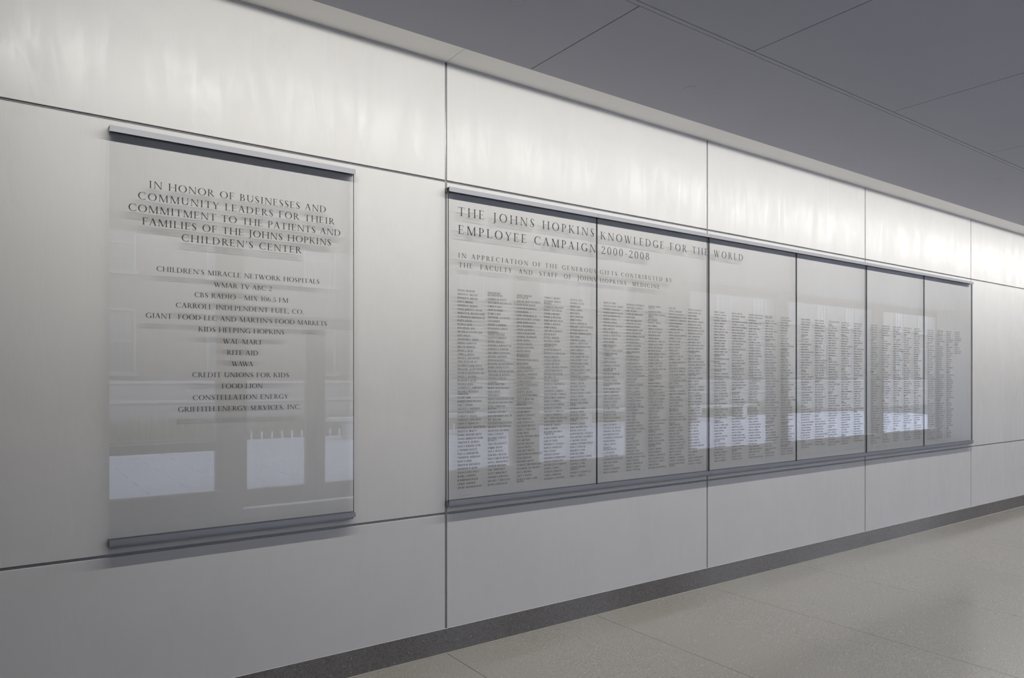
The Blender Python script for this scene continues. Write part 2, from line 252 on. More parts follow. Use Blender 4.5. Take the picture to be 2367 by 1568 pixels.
NAMES_B = [
"MARIE JO CORRY/VIRGINIA LOUISE CORSON/ANDREW J. COSGAREA/MARION EVERETT COUCH/JULIE ELLYWORTH COX/JOSEPH T. COYLE/BARBARA J. CRAIN/WILLIAM ALLEN CRAWLEY/JIM E. CREECH/PETER S. CRETICOS/LOUIS  G. CROCETTI III/RANICE H. CROSBY/JAMES CROWE/MARCIA ROXANA|CRUZ-CORREA/VANESSA ELAINE CULLINS/CHARLES WILLIAM|CUMMINGS/LEWIS D. CYLLS/GISLIN DAGNELIE/NORMAN H. DAIKOKU/RICHARD BRYAN|DAKEWOOD/WALTER E. DANDY JR./CHI VAN DANG/COLENE Y. DANIEL/SALVATORE ANTHONY|D'ANNA/PETER EMANUEL DANS/GARY L. DARMSTADT/NANCY E. DAVIDSON/JOHN DANIEL DAVIS IV/KATHRYN S. DAVIS/RANDY F. DAVIS/RICHARD OTT DAVIS/SYLVIA A. DAVIS/WENDY W. DAVIS/MARCIA ANN DAWSON/TED M. DAWSON/JOHN  DE GROOT/EUGENE D. DE JUAN JR./BARBARA J. DE LATEUR/WILLIAM REED DEAN/CATHERINE D. DEANGELIS/PARAM DEDHIA/MARK A. DEITCH/ERLINDA F.|DELEON-GASTON/A. LEE DELLON/TOM R. DEMEESTER/J. RAYMOND DEPAULO JR./JANE ANNE DEPPER/ANKUR DESAI/JEANETTE  DESHIELDS/HELLE K. DESIMONE",
"NICHOLAS A. DETORIE III/THEODORE L. DEWEESE/JANE  M. DIAZ/CATHY W. DIBERNARDO/LOUIS DIEHL/KARL WILLIAM DIEHN/DONOVAN DIETRICK/KAREN R. DITTMAN/ADRIAN SANDRA DOBS/BETH S. DOCHINGER/STEVEN GERARD DOCIMO/JOANNE B. DOLAN/PEI HONG DONG/ROBERT T. DONAHM/SUSAN E. DORMAN/JAMES HENDERSON|DORSEY/JOSEPHINE DORSEY/S. ELAINE DORSEY/GEORGE J. DOVER/DANIEL B. DRACHMAN/STEPHEN M. DRIGOTAS/MARY ANN DRISCOLL/SUSAN M. DUGAN-KONKA/JAMES R. DUKE/M. DUNCAN/ANDREW B. DUNSMORE/SAMUEL C. DURSO/JOSEPH  G. DWYER/JAMES W. EAGAN JR./FREDERIC E. ECKHAUSER/GEORGE ECONOMAS/DONALD W. EDLOW/MARTIN GARY EDWARDS/GERSHON EFRON/PAULA PERKINS EINAUDI/DAVID EISELE/JANICE EISELE/DAVID JON EISNER/HARROLD T. ELBERFELD/MARGO MARDY ELDRIDGE/GERALD J. ELFENBEIN/LOUIS S. ELIAS/JOEL ELKES/PAULA E. ELLIOTT/MICHAEL J. ELMAN/RAINER ENGEL/DIANA-LEE  ENNIS/JONATHAN IRA EPSTEIN/MICHAEL ANTHONY ERDEK/YENER S. EROZAN/JAMES R. ESHLEMAN JR./MYRNA T. ESTRUCH/DAVID S. ETTINGER",
"ANTHONY FRANK|ETZEL III/CLAUDIA M. EWELL/CHRISTOPHER ANTHONY|EWING/JIM FACKLER/MICHELE  FALLON/M. L. FARRELL/JAMES A. FAUERBACH/ERIC REESE FEARON/MICHAEL M. FEEN/DAVID S. FEIGIN/FREDERICK C. FERRIS III/ROBERT LOUIS FERRIS/HENRY ERIC FESSLER/BEATRICE FILBORN/JEANNE STEMAN FINDLAY/DEREK MICHAEL FINE/STUART L. FINE/DANIEL FINKELSTEIN/DANIEL C. W. FINNEY/R. C. STEWART FINNEY JR./TOM FINUCANE/ROBERT E. FISCHELL/ESTELLE ACKERMAN|FISHBEIN/RONALD FISHBEIN/ELLIOT KEITH FISHMAN/BARBARA A. FIVUSH/LOIS TALBOT FLAHERTY/NICHOLAS A. FLAVAHAN/JOSEPH D. FLETCHER JR./CHARLES W. FLEXNER/PAUL WARREN FLINT/ALFRED W. FORRESTER/HAROLD E. FOX/MARY E. FOY/CARL FRANCIOLI/HOWARD WAYNE FRANCIS/CLAIR A. FRANCOMANO/DANA H. FRANK/CHARLES DUNCAN|FRASER JR./DEBORAH A. FRASSICA/FRANK J. FRASSICA/ROBERT KELLY FRAZIER/HOWARD STEPHEN|FREELAND/ELAINE K. FREEMAN/JOHN M. FREEMAN/NORMAN R. FREEMAN JR./JULIE ANN FREISCHLAG/CONSTANCE C. FRENCH/NORA FRENKIEL/VICTORIA KAIN FRETWELL",
"ERIC FREY/DAVID S. FRIEDMAN/MERVIN M. FRIEDMAN/WILLIAM FREDERICK FRITZ/CARMELITA G. FRONDOZA/LEOLA FUNDERBURK/JYOTHI GADDE/L. MYRTON GAINES JR./JOEL E. GALLANT/LYDIA  GALLIANT-BRITTON/ROBERT C. GALVIN/WEI DONG  GAO/JAIRO E. GARCIA/JOE G. N. GARCIA/PEDRO GARCIA/YAMILE  GARCIA/TIMOTHY J. GARDNER/ROBERT W. GARIS/IRA MARTIN GARONZIK/BOB GAYLER/JOHN PHILLIP GEARHART/CLARENCE W. GEHRIS JR./ALLAN CHARLES GELBER/FOUAD E. GELLAD/STEVE NICHOLAS GEORAS/JAMES GEORGE/JONATHAN MICHAEL|GERBER/GREGORY A. GERHARDT/EMILY LUCY GERMAIN-LEE/PEARL S. GERMAN/JOAN PAGE GERRING/JOHN R. GERSH/GARY GERSTENBLITH/MEG REBECCA|GERSTENBLITH/KHALIL G. GHANEM/FRANCIS M. GIARDIELLO/JOAN WHITEHOUSE GIBBLE/JEANETTE|GIBBS-DESHIELDS/ELISABETH E. GIBULA/BRENDA L. GILCHRIST/AMY GILLENSON/RONALD E. GILLILAN/MAUREEN M. GILMORE/CHERYLL BANKERT GLAD/CHRISTINE A. GLEASON/GERALD A. GLOWACKI/HELEN M. GOELLER/ZIYA L. GOKASLAN/MORTON F. GOLDBERG/SUANNE F. GOLDBERGER/WILLIAM CHRISTOPHER|GOLDEN",
"PHILLIP J. GOLDSTEIN/HAROLD MARK GOLL/LEON GORDIS/TOBY A. GORDON/PAUL EDWARD GORMLEY/DAVID ALAN GOTLIB/VINCENT DUNN GOTT/JULIE DEUTSCH GOTTLIEB/SHELDON H. GOTTLIEB/GAIL L. GRANLUND/KENNETH GRANT/GARY BRUCE GREEN/WILLIAM RICHARD GREEN/MILTON D. GREENBAUM/BENJAMIN MORRIS|GREENBERG/MARTIN GREENBERG/CARLTON C. GREENE/PETER SCHUYLER GREENE/WILLIAM B. GREENOUGH III/GAYLE E. GREENWOOD/RONALD E. GREEN/ROSEMARIE TERESA|GREENSTADT/CONSTANCE A. GRIFFIN/DIANE E. GRIFFIN/JOHN W. GRIFFIN/LAWRENCE S. C. GRIFFITH/JOHN DAVID GROOPMAN/RICHARD S. GROSS/STUART A. GROSSMAN/FRANCIS C. GRUMBINE/MARTINA GRUNWALD/MICHAEL E. GUREN/HENRY L. GUTMAN/HOWARD S. GWON/HILLARY HACKMANN/DALE G. J. HALDEMAN/DANIEL HALEVY/RONALD HALBMAN/FRANCIS M. HALL/MILTON HALLE/EMILY S. HALLER/J. ALEX HALLER JR./JULIA A. HALLER/KAREN B. HALLER/IVAN G. HAMILTON/SCOTT ALLEN HAMILTON/ADA HAMOSH/PAUL HAMOSH/MIOP HAN/JACOB C. HANDELSMAN/JOSEPH S. HANDLER/LAURETTE L. HANKINS"]
NAMES_C = [
"DANIEL F. HANLEY/PATRICIA R. HANSON/F. CHRIS HANSEN III/EDWARD E. HAPONIK/JANET J. HARDING/JANET B. HARDY/PAUL H. HARDY JR./JOSHUA MICHAEL HARE/MERLE H. HARNALL/JOHN W. HARMON/DAVID HAROLDMAN/ANDREW P. HARRIS/ZENA LEAH HARRIS/VALERIE S. HARRISON/GERALD WARREN HART/BARBARA ROEDER|HAWKINS/JENNIFER LEIGH HAYASHI/JENNIFER|HAYTHORNTHWAITE/LISA HEISER/EUGENIE BIALYNICKI|HEITMILLER/RICHARD F. HEITMILLER/DAVID BRUCE HELLMANN/AMY M. HELWIG/ANNA JEAN HENNIS/NELSON H. HENDLER/THOMAS R. HENDRIX/MAGDY R. G. HENEIN/JACK E. HENNINGFIELD/ROBERT H. HEPTINSTALL/GERALD KENNETH|HICKS JR./JAMES EARL HILDRETH/JANE E. HILL/MARTHA NORTON HILL/J. DIXON HILLS/ROSEMARY C. HINES/KAREN MARIE HLAVIN/CHARLES F.|HOBELMANN JR./DYANNE L. HODIN-SARIC/RUDOLF HORN-SARIC/ELMER HOFFMAN/AHMET HOKE/THOMAS W. HOLCOMB/STEVEN MATTHEW|HOLLAND/NEIL A. HOLTZMAN/EARL JOSEPH HOPE/KATIE HOPKINS/RICHARD B. HORNICK/EMILY HOSPEDALES/CAROLYN E. HOUK/ARLENE K. HOWDON",
"WILLIS H. HOYT JR./RALPH HARVEY HRUBAN/JUDY HUANG/DAVID MORGAN HUGHSTON/ELIZABETH S. HUGHES/JOHN ELLIOTT HUMPHRIES/JOHN DAVID HUNDT/DAVID S. HUNGERFORD/ELIZABETH ANNE HUNT/THOMAS E. HUNT JR./P. MICHAEL HUPPENTHAL/PETER  HUPPENTHAL/NANCY HUTTON/JOHN JOONHAE HWANG/HIROKI IIDA/NICHOLAS T. ILIFF/W. JACKSON ILIFF/JOHN B. IMBODEN JR./SUSAN CARROLL IMMELT/BRANDY INGHED/WILLIAM G. INMANEN/PETER CHARLES INNIS/THOMAS SPENCER INUI/DOUGLAS A. JABS/ETHYLIN WANG JABS/JAY MAGOLI JACKSON/MARY MARGARET JACOBS/ELIZABETH MARION|JAFFEE/SANJAY BANKIT|JAGANNATH/GEORGE JAKAB/JOHN MICHAEL JAMES/KAY REDFIELD JAMISON/HENRY DAVID JAMPEL/RISA MAURA JAMPEL/JEFFREY S. JANOFSKY/JONATHAN P. JAROW/THOMAS W. JARRETT/JOHN WILLIAM JENKINS/JO H. JENNINGS/ALLAN D. JENSEN/DOROTHY E. JESTES/MARY F. JETT-GOHEEN/SCOTT H. JINNAH/RICHARD JAMES JOHNS/ROGER ANTHONY JOHNS/DAVID LEE JOHNSON/J. T. R. JOHNSON/KRISTINA M. JOHNSON/RICHARD TIDBALL|JOHNSON/WENDY JOHNSON/CALVIN E. JONES/HANNAH G. JONES",
"HOWARD WILBUR JONES JR./REYNOLD PATRICK JONES/MELINA JONES/ROBERT MORGAN JONES/STEVEN R. JONES/DANIEL PHILIP JUDGE/ALBERT S. JUN/IRINA KADIYALA/ROBERT J. KAHL JR./MARC S. KAHN/THEODORE R. KAISER/NICHOLAS T. KALAITZIS/ANTHONY N. KALLOO/C. RAMADAS KAMATH/MICHAEL J. KAMINSKY/MURTAZ B. B. KAMNERUS/PETER W. KAPLAN/ADAM IAN KAPLIN/M. GARY KARLOWICZ/JUDITH E. KARP/MARCIO A. KASHIMA/EDWARD KEVIN KASPER/MICHAEL PARRY KASTAN/GREGORY JAMES KATO/CLIFFORD TODD KATZ/JOANNE KATZ/LOUIS R. KAVOUSSI/SATOMI KAWAMOTO/LAURA E. KEELER/CAROL D. KELEN/JAMES R. KELLY/THOMAS J. KELLY/NANCY A. KENNEDY/THOMAS W. KENSLER/DAVID G. KERN/DOUGLAS A. KERR/JEANNE C. KEROLY/BARBARA KEYES/RIDWAN A. KHAN/AKHIL S. KHANUJA/NAGI FOUAD KHOUZIG/VICTOR A. KHOUZAMI/KARL D. B. KIDWELL/RICHARD F. KIEFFER JR./CHARLEY M. KRIPNER/THOMAS W. KILLMOND/GEORGE R. KIM/SUN KANG KIM/YOUNG CHOU KIM/CAROLE ANNE KINDLING/KAREN EILEEN KING/IAN L. KING/KENNETH WAYNE KINZLER",
"MARY CAROLE|KIRSENHILLER/MICHAEL J. KLAG/ANDREW SCOTT KLEIN/HARRY G. KLEIN/LINDA J. KLINE/KAREN MICHELE KLING/KIM D. KLEMPP/DAVID L. KNOX/RAYMOND CHARLES|KOEHLER/ALISON KOENIG/THOMAS W. KOENIG/RICHARD J. KOHLER/LISA G. KOLP/JOHN P. KOROLY/MARGARET KORVATIS/JAN E. KOERNER/DIANE KOSTOPOULOS/JOHN P. KOSTUIK/MARION F. KOTRALIS/GREGORY J. KOUTRIS/DAVID KRAMER/EDWARD S. KRAUS/THOMAS F. KRAVITZ/MARGARET L. KRATOCHVIL/CATHERINE S. KRUG/SHARON R. KRUMM/ANNE J. KRUSH/STEVEN KUBERSKY/ALLEN MICHAEL KUO/KAREN MARIE KUMOR/ROBERT J. KURMAN/PETER O. KWITEROVICH JR./CHUL SOO KWON/PAUL WILLIAM LADENSON/RACHEL D. LADENSON/MICHAEL MIN BING LAI/STANFORD I. LAMBERG/JOYCE N. LAMBERT/WILLIAM MARKAI|LAMPASCHULZ/MALCOLM DANIEL|LANE SR./HELEN K. LANG/TERRY S. LANGBAUM/ANITA M. LANGFORD/KEVIN WILLIAM LANIGHAN/DAVID W. LATOURETTE/JONATHAN D. LAUNING/JEAN LAVELLE/BRIAN CHRISTOPHER|LAWLOR/EDWARD LAWSON/STEVEN D. LEACH",
"DANIEL J. LEAHY/WILLIAM R. LEAHY JR./PAUL M. LEAND/BRUCE LEBOWITZ/DANIEL D. LEE/DING-JEN LEE/JUDY M. LEE/SE JIN LEE/THOMAS R. LEE/GARY P. LEES/MARY SUE LEFFELL/MAUREEN A. LEFTON-GREIF/RAYMOND KARL|LENHARD JR./BARBARA K. LENZ/HAROLD R. KNOX|LEONARD/RAMON LEONG/DAVID M. LEVINE/STEPHANIE LEVITAN/ROBERT I. LEVY/JONATHAN S. LEWIN/DIANE GOLDMAN LEWIS/SAMUEL M. LIBBER/LAWRENCE M.|LICHTENSTEIN/PAUL S. LIETMAN/KEITH DOUGLAS LILLEMOE/ALBERT E. LINCOLN/MICHELLE D. LINDSAY/PAMELA LIPSETT/JOHN A. LIPSEY/JOHN WRIGHT LITTLEFIELD/ANNEMARIE CARON LIVERMORE/HERBERT K. LODDER/CARLTON A. LONG/DONLIN MARTIN LONG/KEITH ROGERS LORING/GERALD W. LOUGHLIN/NANCY ALLISON MORGAN|LOWMAN/CHRISTINA A. LUNDQUIST/THOMAS GEORGE|LUNDQUIST/JOSHUA PHILLIP LUNSFORD/JAY MARK LUSTBADER/LAWRENCE K. LUSTIG/CONSTANTINE G. LYKETSOS/M. ROSE LYNCH-VIRGIL/SUSAN MARIE MACDONALD/JOHN D. MACGIBBON/DONALD WELTON|MACGLASHAN/M. THERESE MACGREGOR/CAROLYN E. MACHAMER/RICHARD HAUPT MACKSEY"]
FIRST = "DAVID R./DONNA/MARY ELIZABETH/SAMANTHA/PETER L./ALAN K./JOHN JOSEPH/RITA/PAUL N./EDMUND/GREGORY S./CHARLES E./RONALD LEE/SIMEON/MICHAEL R./L. RUTH/ROBERT S./JACQUELINE/JOHN DOUGLAS/KATHERINE/ROBIN/LUCY/HENRY W./JAMES C./SHARON/BARBARA/CLAUDIA JEAN/ALBERT/PATRICK/RICHARD J./CRAIG/ELIZABETH A./CARL S./W. TABB/NANCY/THOMAS R./WILLIAM/GERALD/KIM S./ALISON".split("/")
SUR_D = "MADDREY/MAGGIO/MAHESH/MALONEY/MANDAL/MANN/MANSON/MARBAN/MARCO/MARGOLIS/MARINE/MAROSY/MARSHALL JR./MARTIN JR./MARTINEZ/MASON/MASTANDREA/MATHEWS/MATSUI/MATTHEWS/MAUGHAN/MAUMENEE/MAX/MAXWELL/MAY/MAYBERRY/MAYER/MCARTHUR/MCBRIDE/MCCARTHY JR./MCCARTY/MCCAUL/MCCLELLAN/MCCULLY/MCDONNELL/MCDOWELL/MCENTEE/MCFARLAND/MCGARVEY/MCGONIGLE/MCGOWAN/MCGRATH/MCGUIRE/MCHUGH/MCINTYRE/MCKENNA/MCKUSICK/MCLEAN/MCMILLAN/MEINERT/MEISSNER/MENZIES/MERKEL/MEYER/MEZEY/MIGEON/MILLER/MILLIGAN/MINOR/MITCHELL/MOLLIVER/MONK/MONTGOMERY/MOORE/MORAN/MORGAN/MORRISON/MORTON/MOSER/MOSKOWITZ/MOSTWIN/MOYER/MUELLER/MUNSTER/MURPHY/MYERS/NAGEY/NATHANS/NELSON/NEUBAUER/NEWMAN/NICHOLS/NIELSEN/NORRIS/NUERMBERGER/NYHAN/OBRIEN/OCONNOR/ODONOVAN/OLSON/OSLER/OWENS/PAGE/PARDOLL/PARKER/PARSONS/PATZ/PEARLSON/PEARSE/PERLER/PERMUTT/PETERSON/PHILLIPS/PIERCE/PITHA/PLATT/POLK".split("/")
SUR_E = "POTTER/POWE/PRICE/PROVOST/PYERITZ/QUIGLEY/QUINN/RABIN/RAND/RAVICH/RAVITZ/REEVES/REITZ/RENDER/REPKA/RICE/RICHARDS/RIGAMONTI/RIVERS/ROBERTS/ROBINSON/ROGERS/ROLAND/ROSE/ROSEN/ROSENBERG/ROSS/ROTH/ROWE/RUBIN/RUFF/RUSSELL/RYAN/SACHS/SALTZMAN/SANDERS/SANDLER/SAUDEK/SAWYER/SCHAEFER/SCHEIN/SCHLEIMER/SCHMIDT/SCHNEIDER/SCHOFIELD/SCHULMAN/SCHWARTZ/SCOTT/SELLERS/SHAPIRO/SHARFSTEIN/SHAW/SHERMAN/SHIN/SIEGEL/SILVER/SIMMONS/SINGER/SKOLNICK/SLAVIN/SMALL/SMITH/SNYDER/SOMMER/SPENCE/SPIVAK/STANLEY/STARK/STEIN/STEVENS/STEWART/STONE/STRAUSS/SULLIVAN/SUTTON/SYKES".split("/")
SUR_F = "TALALAY/TAYLOR/TERRY/THOMAS/THOMPSON/TILLMAN/TODD/TOWNSEND/TRAILL/TUCKER/TURNER/TYSON/ULATOWSKI/URBAN/VALLE/VAUGHN/VOGEL/WAGNER/WALKER/WALSH/WALTERS/WAND/WARREN/WATKINS/WEBER/WEISS/WELCH/WELLS/WEST/WHITE/WIGLEY/WILLIAMS/WILSON/WINTER/WISE/WOLF/WOOD/WRIGHT/YANG/YARDLEY/YOUNG/ZACUR/ZEGER/ZIMMERMAN/ZINK".split("/")
# ------------------------------------------------------------------ inscriptional serif capitals
T_, t_ = .106, .045                 # thick and thin strokes, in cap heights
def seg(l): return l
# S stem(x, y0, y1, w, foot, head)  H bar(x0, x1, y, th)  D slanted(x bottom, y bottom, x top, y top, w)
# A arc(cx, cy, rx, ry, a0, a1, tx, ty)  F serif(x0, x1, y, +1 sits on y / -1 hangs from y)  V tick(x, y0, y1)
G = {
'A': (.76, [('D',.06,0,.335,1,.05),('D',.56,0,.295,1,.125),('H',.17,.60,.35,.04),('F',0,.20,0,1),('F',.49,.76,0,1)]),
'B': (.66, [('S',.09,0,1,T_,1,1),('H',.15,.27,.957,.043),('H',.15,.30,.50,.04),('H',.15,.29,0,.043),('A',.25,.755,.25,.245,-90,90,.10,.043),('A',.28,.26,.30,.26,-90,90,.115,.043)]),
'C': (.80, [('A',.45,.5,.42,.525,52,308,.12,.05),('V',.70,.70,.99),('V',.70,.04,.26)]),
'D': (.86, [('S',.09,0,1,T_,1,1),('H',.15,.33,.957,.043),('H',.15,.33,0,.043),('A',.32,.5,.47,.5,-90,90,.125,.043)]),
'E': (.62, [('S',.09,0,1,T_,1,1),('H',.15,.52,.957,.043),('H',.15,.43,.49,.04),('H',.15,.54,0,.043),('V',.50,.82,1),('V',.42,.41,.60),('V',.53,0,.19)]),
'F': (.58, [('S',.09,0,1,T_,1,1),('H',.15,.52,.957,.043),('H',.15,.43,.49,.04),('V',.50,.82,1),('V',.42,.41,.60)]),
'G': (.86, [('A',.45,.5,.42,.525,52,318,.12,.05),('V',.70,.70,.99),('S',.66,.03,.40,T_,0,1)]),
'H': (.88, [('S',.09,0,1,T_,1,1),('S',.68,0,1,T_,1,1),('H',.18,.70,.49,.043)]),
'I': (.38, [('S',.13,0,1,T_,1,1)]),
'J': (.38, [('S',.14,-.12,1,T_,0,1),('A',.06,-.10,.19,.17,-120,5,.10,.05)]),
'K': (.74, [('S',.09,0,1,T_,1,1),('D',.17,.40,.54,1,.05),('D',.58,0,.25,.56,.125),('F',.46,.70,1,-1),('F',.52,.78,0,1)]),
'L': (.59, [('S',.09,0,1,T_,1,1),('H',.15,.55,0,.043),('V',.54,0,.20)]),
'M': (1.0, [('S',.11,0,1,.05,1,0),('D',.46,0,.10,1,.125),('D',.49,0,.80,1,.045),('S',.78,0,1,T_,1,0),('F',.02,.18,1,-1),('F',.80,.97,1,-1)]),
'N': (.86, [('S',.11,0,1,.05,1,0),('D',.66,0,.08,1,.12),('S',.72,0,1,.05,0,1),('F',0,.16,1,-1)]),
'O': (.92, [('A',.46,.5,.42,.525,0,360,.125,.045)]),
'P': (.61, [('S',.09,0,1,T_,1,1),('H',.15,.27,.957,.043),('H',.15,.27,.44,.04),('A',.26,.72,.29,.28,-90,90,.11,.043)]),
'Q': (.92, [('A',.46,.5,.42,.525,0,360,.125,.045),('D',.84,-.25,.46,.06,.14)]),
'R': (.72, [('S',.09,0,1,T_,1,1),('H',.15,.27,.957,.043),('H',.15,.27,.48,.04),('A',.25,.74,.27,.26,-90,90,.11,.043),('D',.58,0,.24,.50,.13),('F',.56,.78,0,1)]),
'S': (.54, [('A',.265,.765,.195,.26,40,235,.085,.05),('A',.265,.255,.215,.28,-140,55,.09,.05),('D',.30,.27,.075,.72,.135),('V',.42,.76,.98),('V',.06,.02,.24)]),
'T': (.70, [('S',.295,0,1,T_,1,0),('H',.03,.67,.957,.043),('V',.03,.82,1),('V',.65,.82,1)]),
'U': (.82, [('S',.10,.30,1,T_,0,1),('S',.66,.30,1,.05,0,1),('A',.405,.31,.305,.335,180,360,.115,.06)]),
'V': (.76, [('D',.33,0,.05,1,.125),('D',.38,0,.66,1,.048),('F',0,.25,1,-1),('F',.58,.78,1,-1)]),
'W': (1.08,[('D',.28,0,.05,1,.12),('D',.33,0,.54,1,.045),('D',.66,0,.43,1,.12),('D',.71,0,.97,1,.045),('F',0,.24,1,-1),('F',.40,.60,1,-1),('F',.90,1.08,1,-1)]),
'X': (.76, [('D',.54,0,.08,1,.125),('D',.06,0,.60,1,.048),('F',0,.19,0,1),('F',.48,.76,0,1),('F',0,.26,1,-1),('F',.54,.72,1,-1)]),
'Y': (.70, [('D',.29,.42,.04,1,.118),('D',.36,.42,.60,1,.048),('S',.29,0,.46,T_,1,0),('F',0,.23,1,-1),('F',.53,.71,1,-1)]),
'Z': (.66, [('H',.06,.60,.957,.043),('H',.03,.60,0,.043),('D',.03,0,.48,1,.125),('V',.06,.82,1),('V',.58,0,.18)]),
'0': (.60, [('A',.30,.5,.26,.52,0,360,.10,.045)]),
'1': (.44, [('S',.18,0,1,T_,1,0),('D',.08,.86,.18,.98,.06)]),
'2': (.58, [('A',.27,.73,.23,.28,-35,165,.10,.045),('D',.04,.03,.37,.60,.06),('H',.04,.54,0,.085)]),
'5': (.56, [('H',.15,.48,.92,.07),('D',.11,.52,.15,.97,.045),('A',.24,.30,.25,.31,-150,112,.105,.045)]),
'6': (.60, [('A',.30,.32,.26,.335,0,360,.10,.045),('A',.54,.36,.50,.66,112,185,.10,.05)]),
'8': (.58, [('A',.29,.76,.20,.255,0,360,.09,.045),('A',.29,.27,.245,.285,0,360,.10,.045)]),
'.': (.25, [('H',.07,.19,0,.12)]),
',': (.25, [('H',.07,.19,0,.12),('D',.06,-.14,.13,.02,.06)]),
'-': (.40, [('H',.06,.34,.36,.06)]),
"'": (.22, [('D',.07,.70,.08,1,.06)]),
}
def stroke_polys(g, hi):
    out = []; q = lambda *p: out.append(p)
    fw = 1.0 if hi else 1.35            # the small names are cut in a sturdier weight
    for s in G[g][1]:
        k = s[0]
        if k == 'S':
            _, x, y0, y1, w_, f, h = s; w_ *= fw
            q((x,y0),(x+w_,y0),(x+w_,y1),(x,y1))
            for on, y, d in ((f, y0, 1), (h, y1, -1)):
                if on:
                    e = .075
                    q((x-e,y),(x+w_+e,y),(x+w_+e,y+d*.025),(x-e,y+d*.025))
                    if hi: q((x-e*.7,y+d*.025),(x+w_+e*.7,y+d*.025),(x+w_,y+d*.085),(x,y+d*.085))
        elif k == 'H':
            _, x0, x1, y, th = s; th *= fw*fw; q((x0,y),(x1,y),(x1,y+th),(x0,y+th))
        elif k == 'D':
            _, x0, y0, x1, y1, w_ = s; w_ *= fw; q((x0,y0),(x0+w_,y0),(x1+w_,y1),(x1,y1))
        elif k == 'F':
            _, x0, x1, y, d = s; q((x0,y),(x1,y),(x1,y+d*.025),(x0,y+d*.025))
        elif k == 'V':
            _, x, y0, y1 = s; q((x-.012,y0),(x+.026,y0),(x+.030,y1),(x+.004,y1))
        elif k == 'A':
            _, cx, cy, rx, ry, a0, a1, tx, ty = s; tx *= fw; ty *= fw*fw
            n_ = max(3, int(abs(a1-a0)/(13 if hi else 36)+.5))
            pt = [math.radians(a0+(a1-a0)*i/n_) for i in range(n_+1)]
            for i in range(n_):
                a, c = pt[i], pt[i+1]
                q((cx+rx*math.cos(a),cy+ry*math.sin(a)),(cx+rx*math.cos(c),cy+ry*math.sin(c)),
                  (cx+(rx-tx)*math.cos(c),cy+(ry-ty)*math.sin(c)),(cx+(rx-tx)*math.cos(a),cy+(ry-ty)*math.sin(a)))
    return out
POLY = {(g, hi): stroke_polys(g, hi) for g in G for hi in (True, False)}
SPACE = .38
def width(txt, track):
    return sum((SPACE if ch == ' ' else G[ch][0]) + track for ch in txt) - track
class Letters:
    def __init__(s, y): s.y = y; s.v = []; s.f = []
    def line(s, txt, x, z, cap, hi=True, fit=None, xs=1.0, track=.06):
        if fit:                                # spread the letters over a measured width
            nat = width(txt, 0)*cap*xs
            track = (fit-nat)/(cap*xs*(len(txt)-1))
        cx = x
        for ch in txt:
            if ch != ' ':
                for p in POLY[(ch, hi)]:
                    b = len(s.v)
                    s.v += [(cx+px*cap*xs, s.y, z+pz*cap) for px, pz in p]
                    s.f.append((b, b+1, b+2, b+3))
            cx += ((SPACE if ch == ' ' else G[ch][0])+track)*cap*xs
        return cx
    def build(s, name, m_, parent, label=None):
        me = bpy.data.meshes.new(name)
        o0 = Vector(parent.location) if parent else Vector((0,0,0))
        me.from_pydata([(a-o0.x, b-o0.y, c-o0.z) for a, b, c in s.v], [], s.f); me.materials.append(m_)
        o = bpy.data.objects.new(name, me); COL.objects.link(o)
        o.parent = parent
        if label: o['label'] = label
        return o
# ------------------------------------------------------------------ the setting
XL, XR = -5.105, 21.698
JX = [2.205 + 2.4365*k for k in range(-3, 9)]       # vertical joints of the plaster wall
def fz(x): return -.006 - .0038*(x-2.2)             # the floor falls gently along the corridor
def bz(x): return .1425 - .0038*(x-2.2)             # top of the terrazzo base
WT = 3.592; G2 = .007                               # wall top, half joint width
ROWS = [(None, .8435), (.8435, 2.8655), (2.8655, WT)]

wall = MB().box(XL, XR, .022, .25, -.12, WT+.2).build('wall_back', M['backing'], kind='structure')
for i in range(len(JX)-1):
    x0, x1 = JX[i]+G2, JX[i+1]-G2
    for z0, z1 in ROWS:
        m_ = MB(); b0 = (bz(x0)+.004, bz(x1)+.004) if z0 is None else (z0+G2, z0+G2)
        t0 = z1 if z1 == WT else z1-G2
        m_.v = [(x0,0,b0[0]),(x1,0,b0[1]),(x1,.022,b0[1]),(x0,.022,b0[0]),(x0,0,t0),(x1,0,t0),(x1,.022,t0),(x0,.022,t0)]
        m_.f = [(0,3,2,1),(4,5,6,7),(0,1,5,4),(1,2,6,5),(2,3,7,6),(3,0,4,7)]; m_.mi = [0]*6
        m_.build('wall_panel', M['plaster'], wall, bevel=.0012)
# aluminium channels at the bottom of the joints
for x in JX[1:-1]:
    p = MB().box(x-G2, x+G2, .007, .0215, bz(x)+.006, WT)
    p.box(x-.0040, x-.0022, .0035, .007, bz(x)+.006, WT)
    p.build('joint_channel', M['channel'], wall)
for z in (.8435, 2.8655):
    for i in range(len(JX)-1):
        x0, x1 = JX[i]+G2+.001, JX[i+1]-G2-.001
        p = MB().box(x0, x1, .009, .0215, z-G2, z+G2)
        p.box(x0, x1, .006, .009, z+.0005, z+.0025)
        p.build('joint_channel', M['channel'], wall)
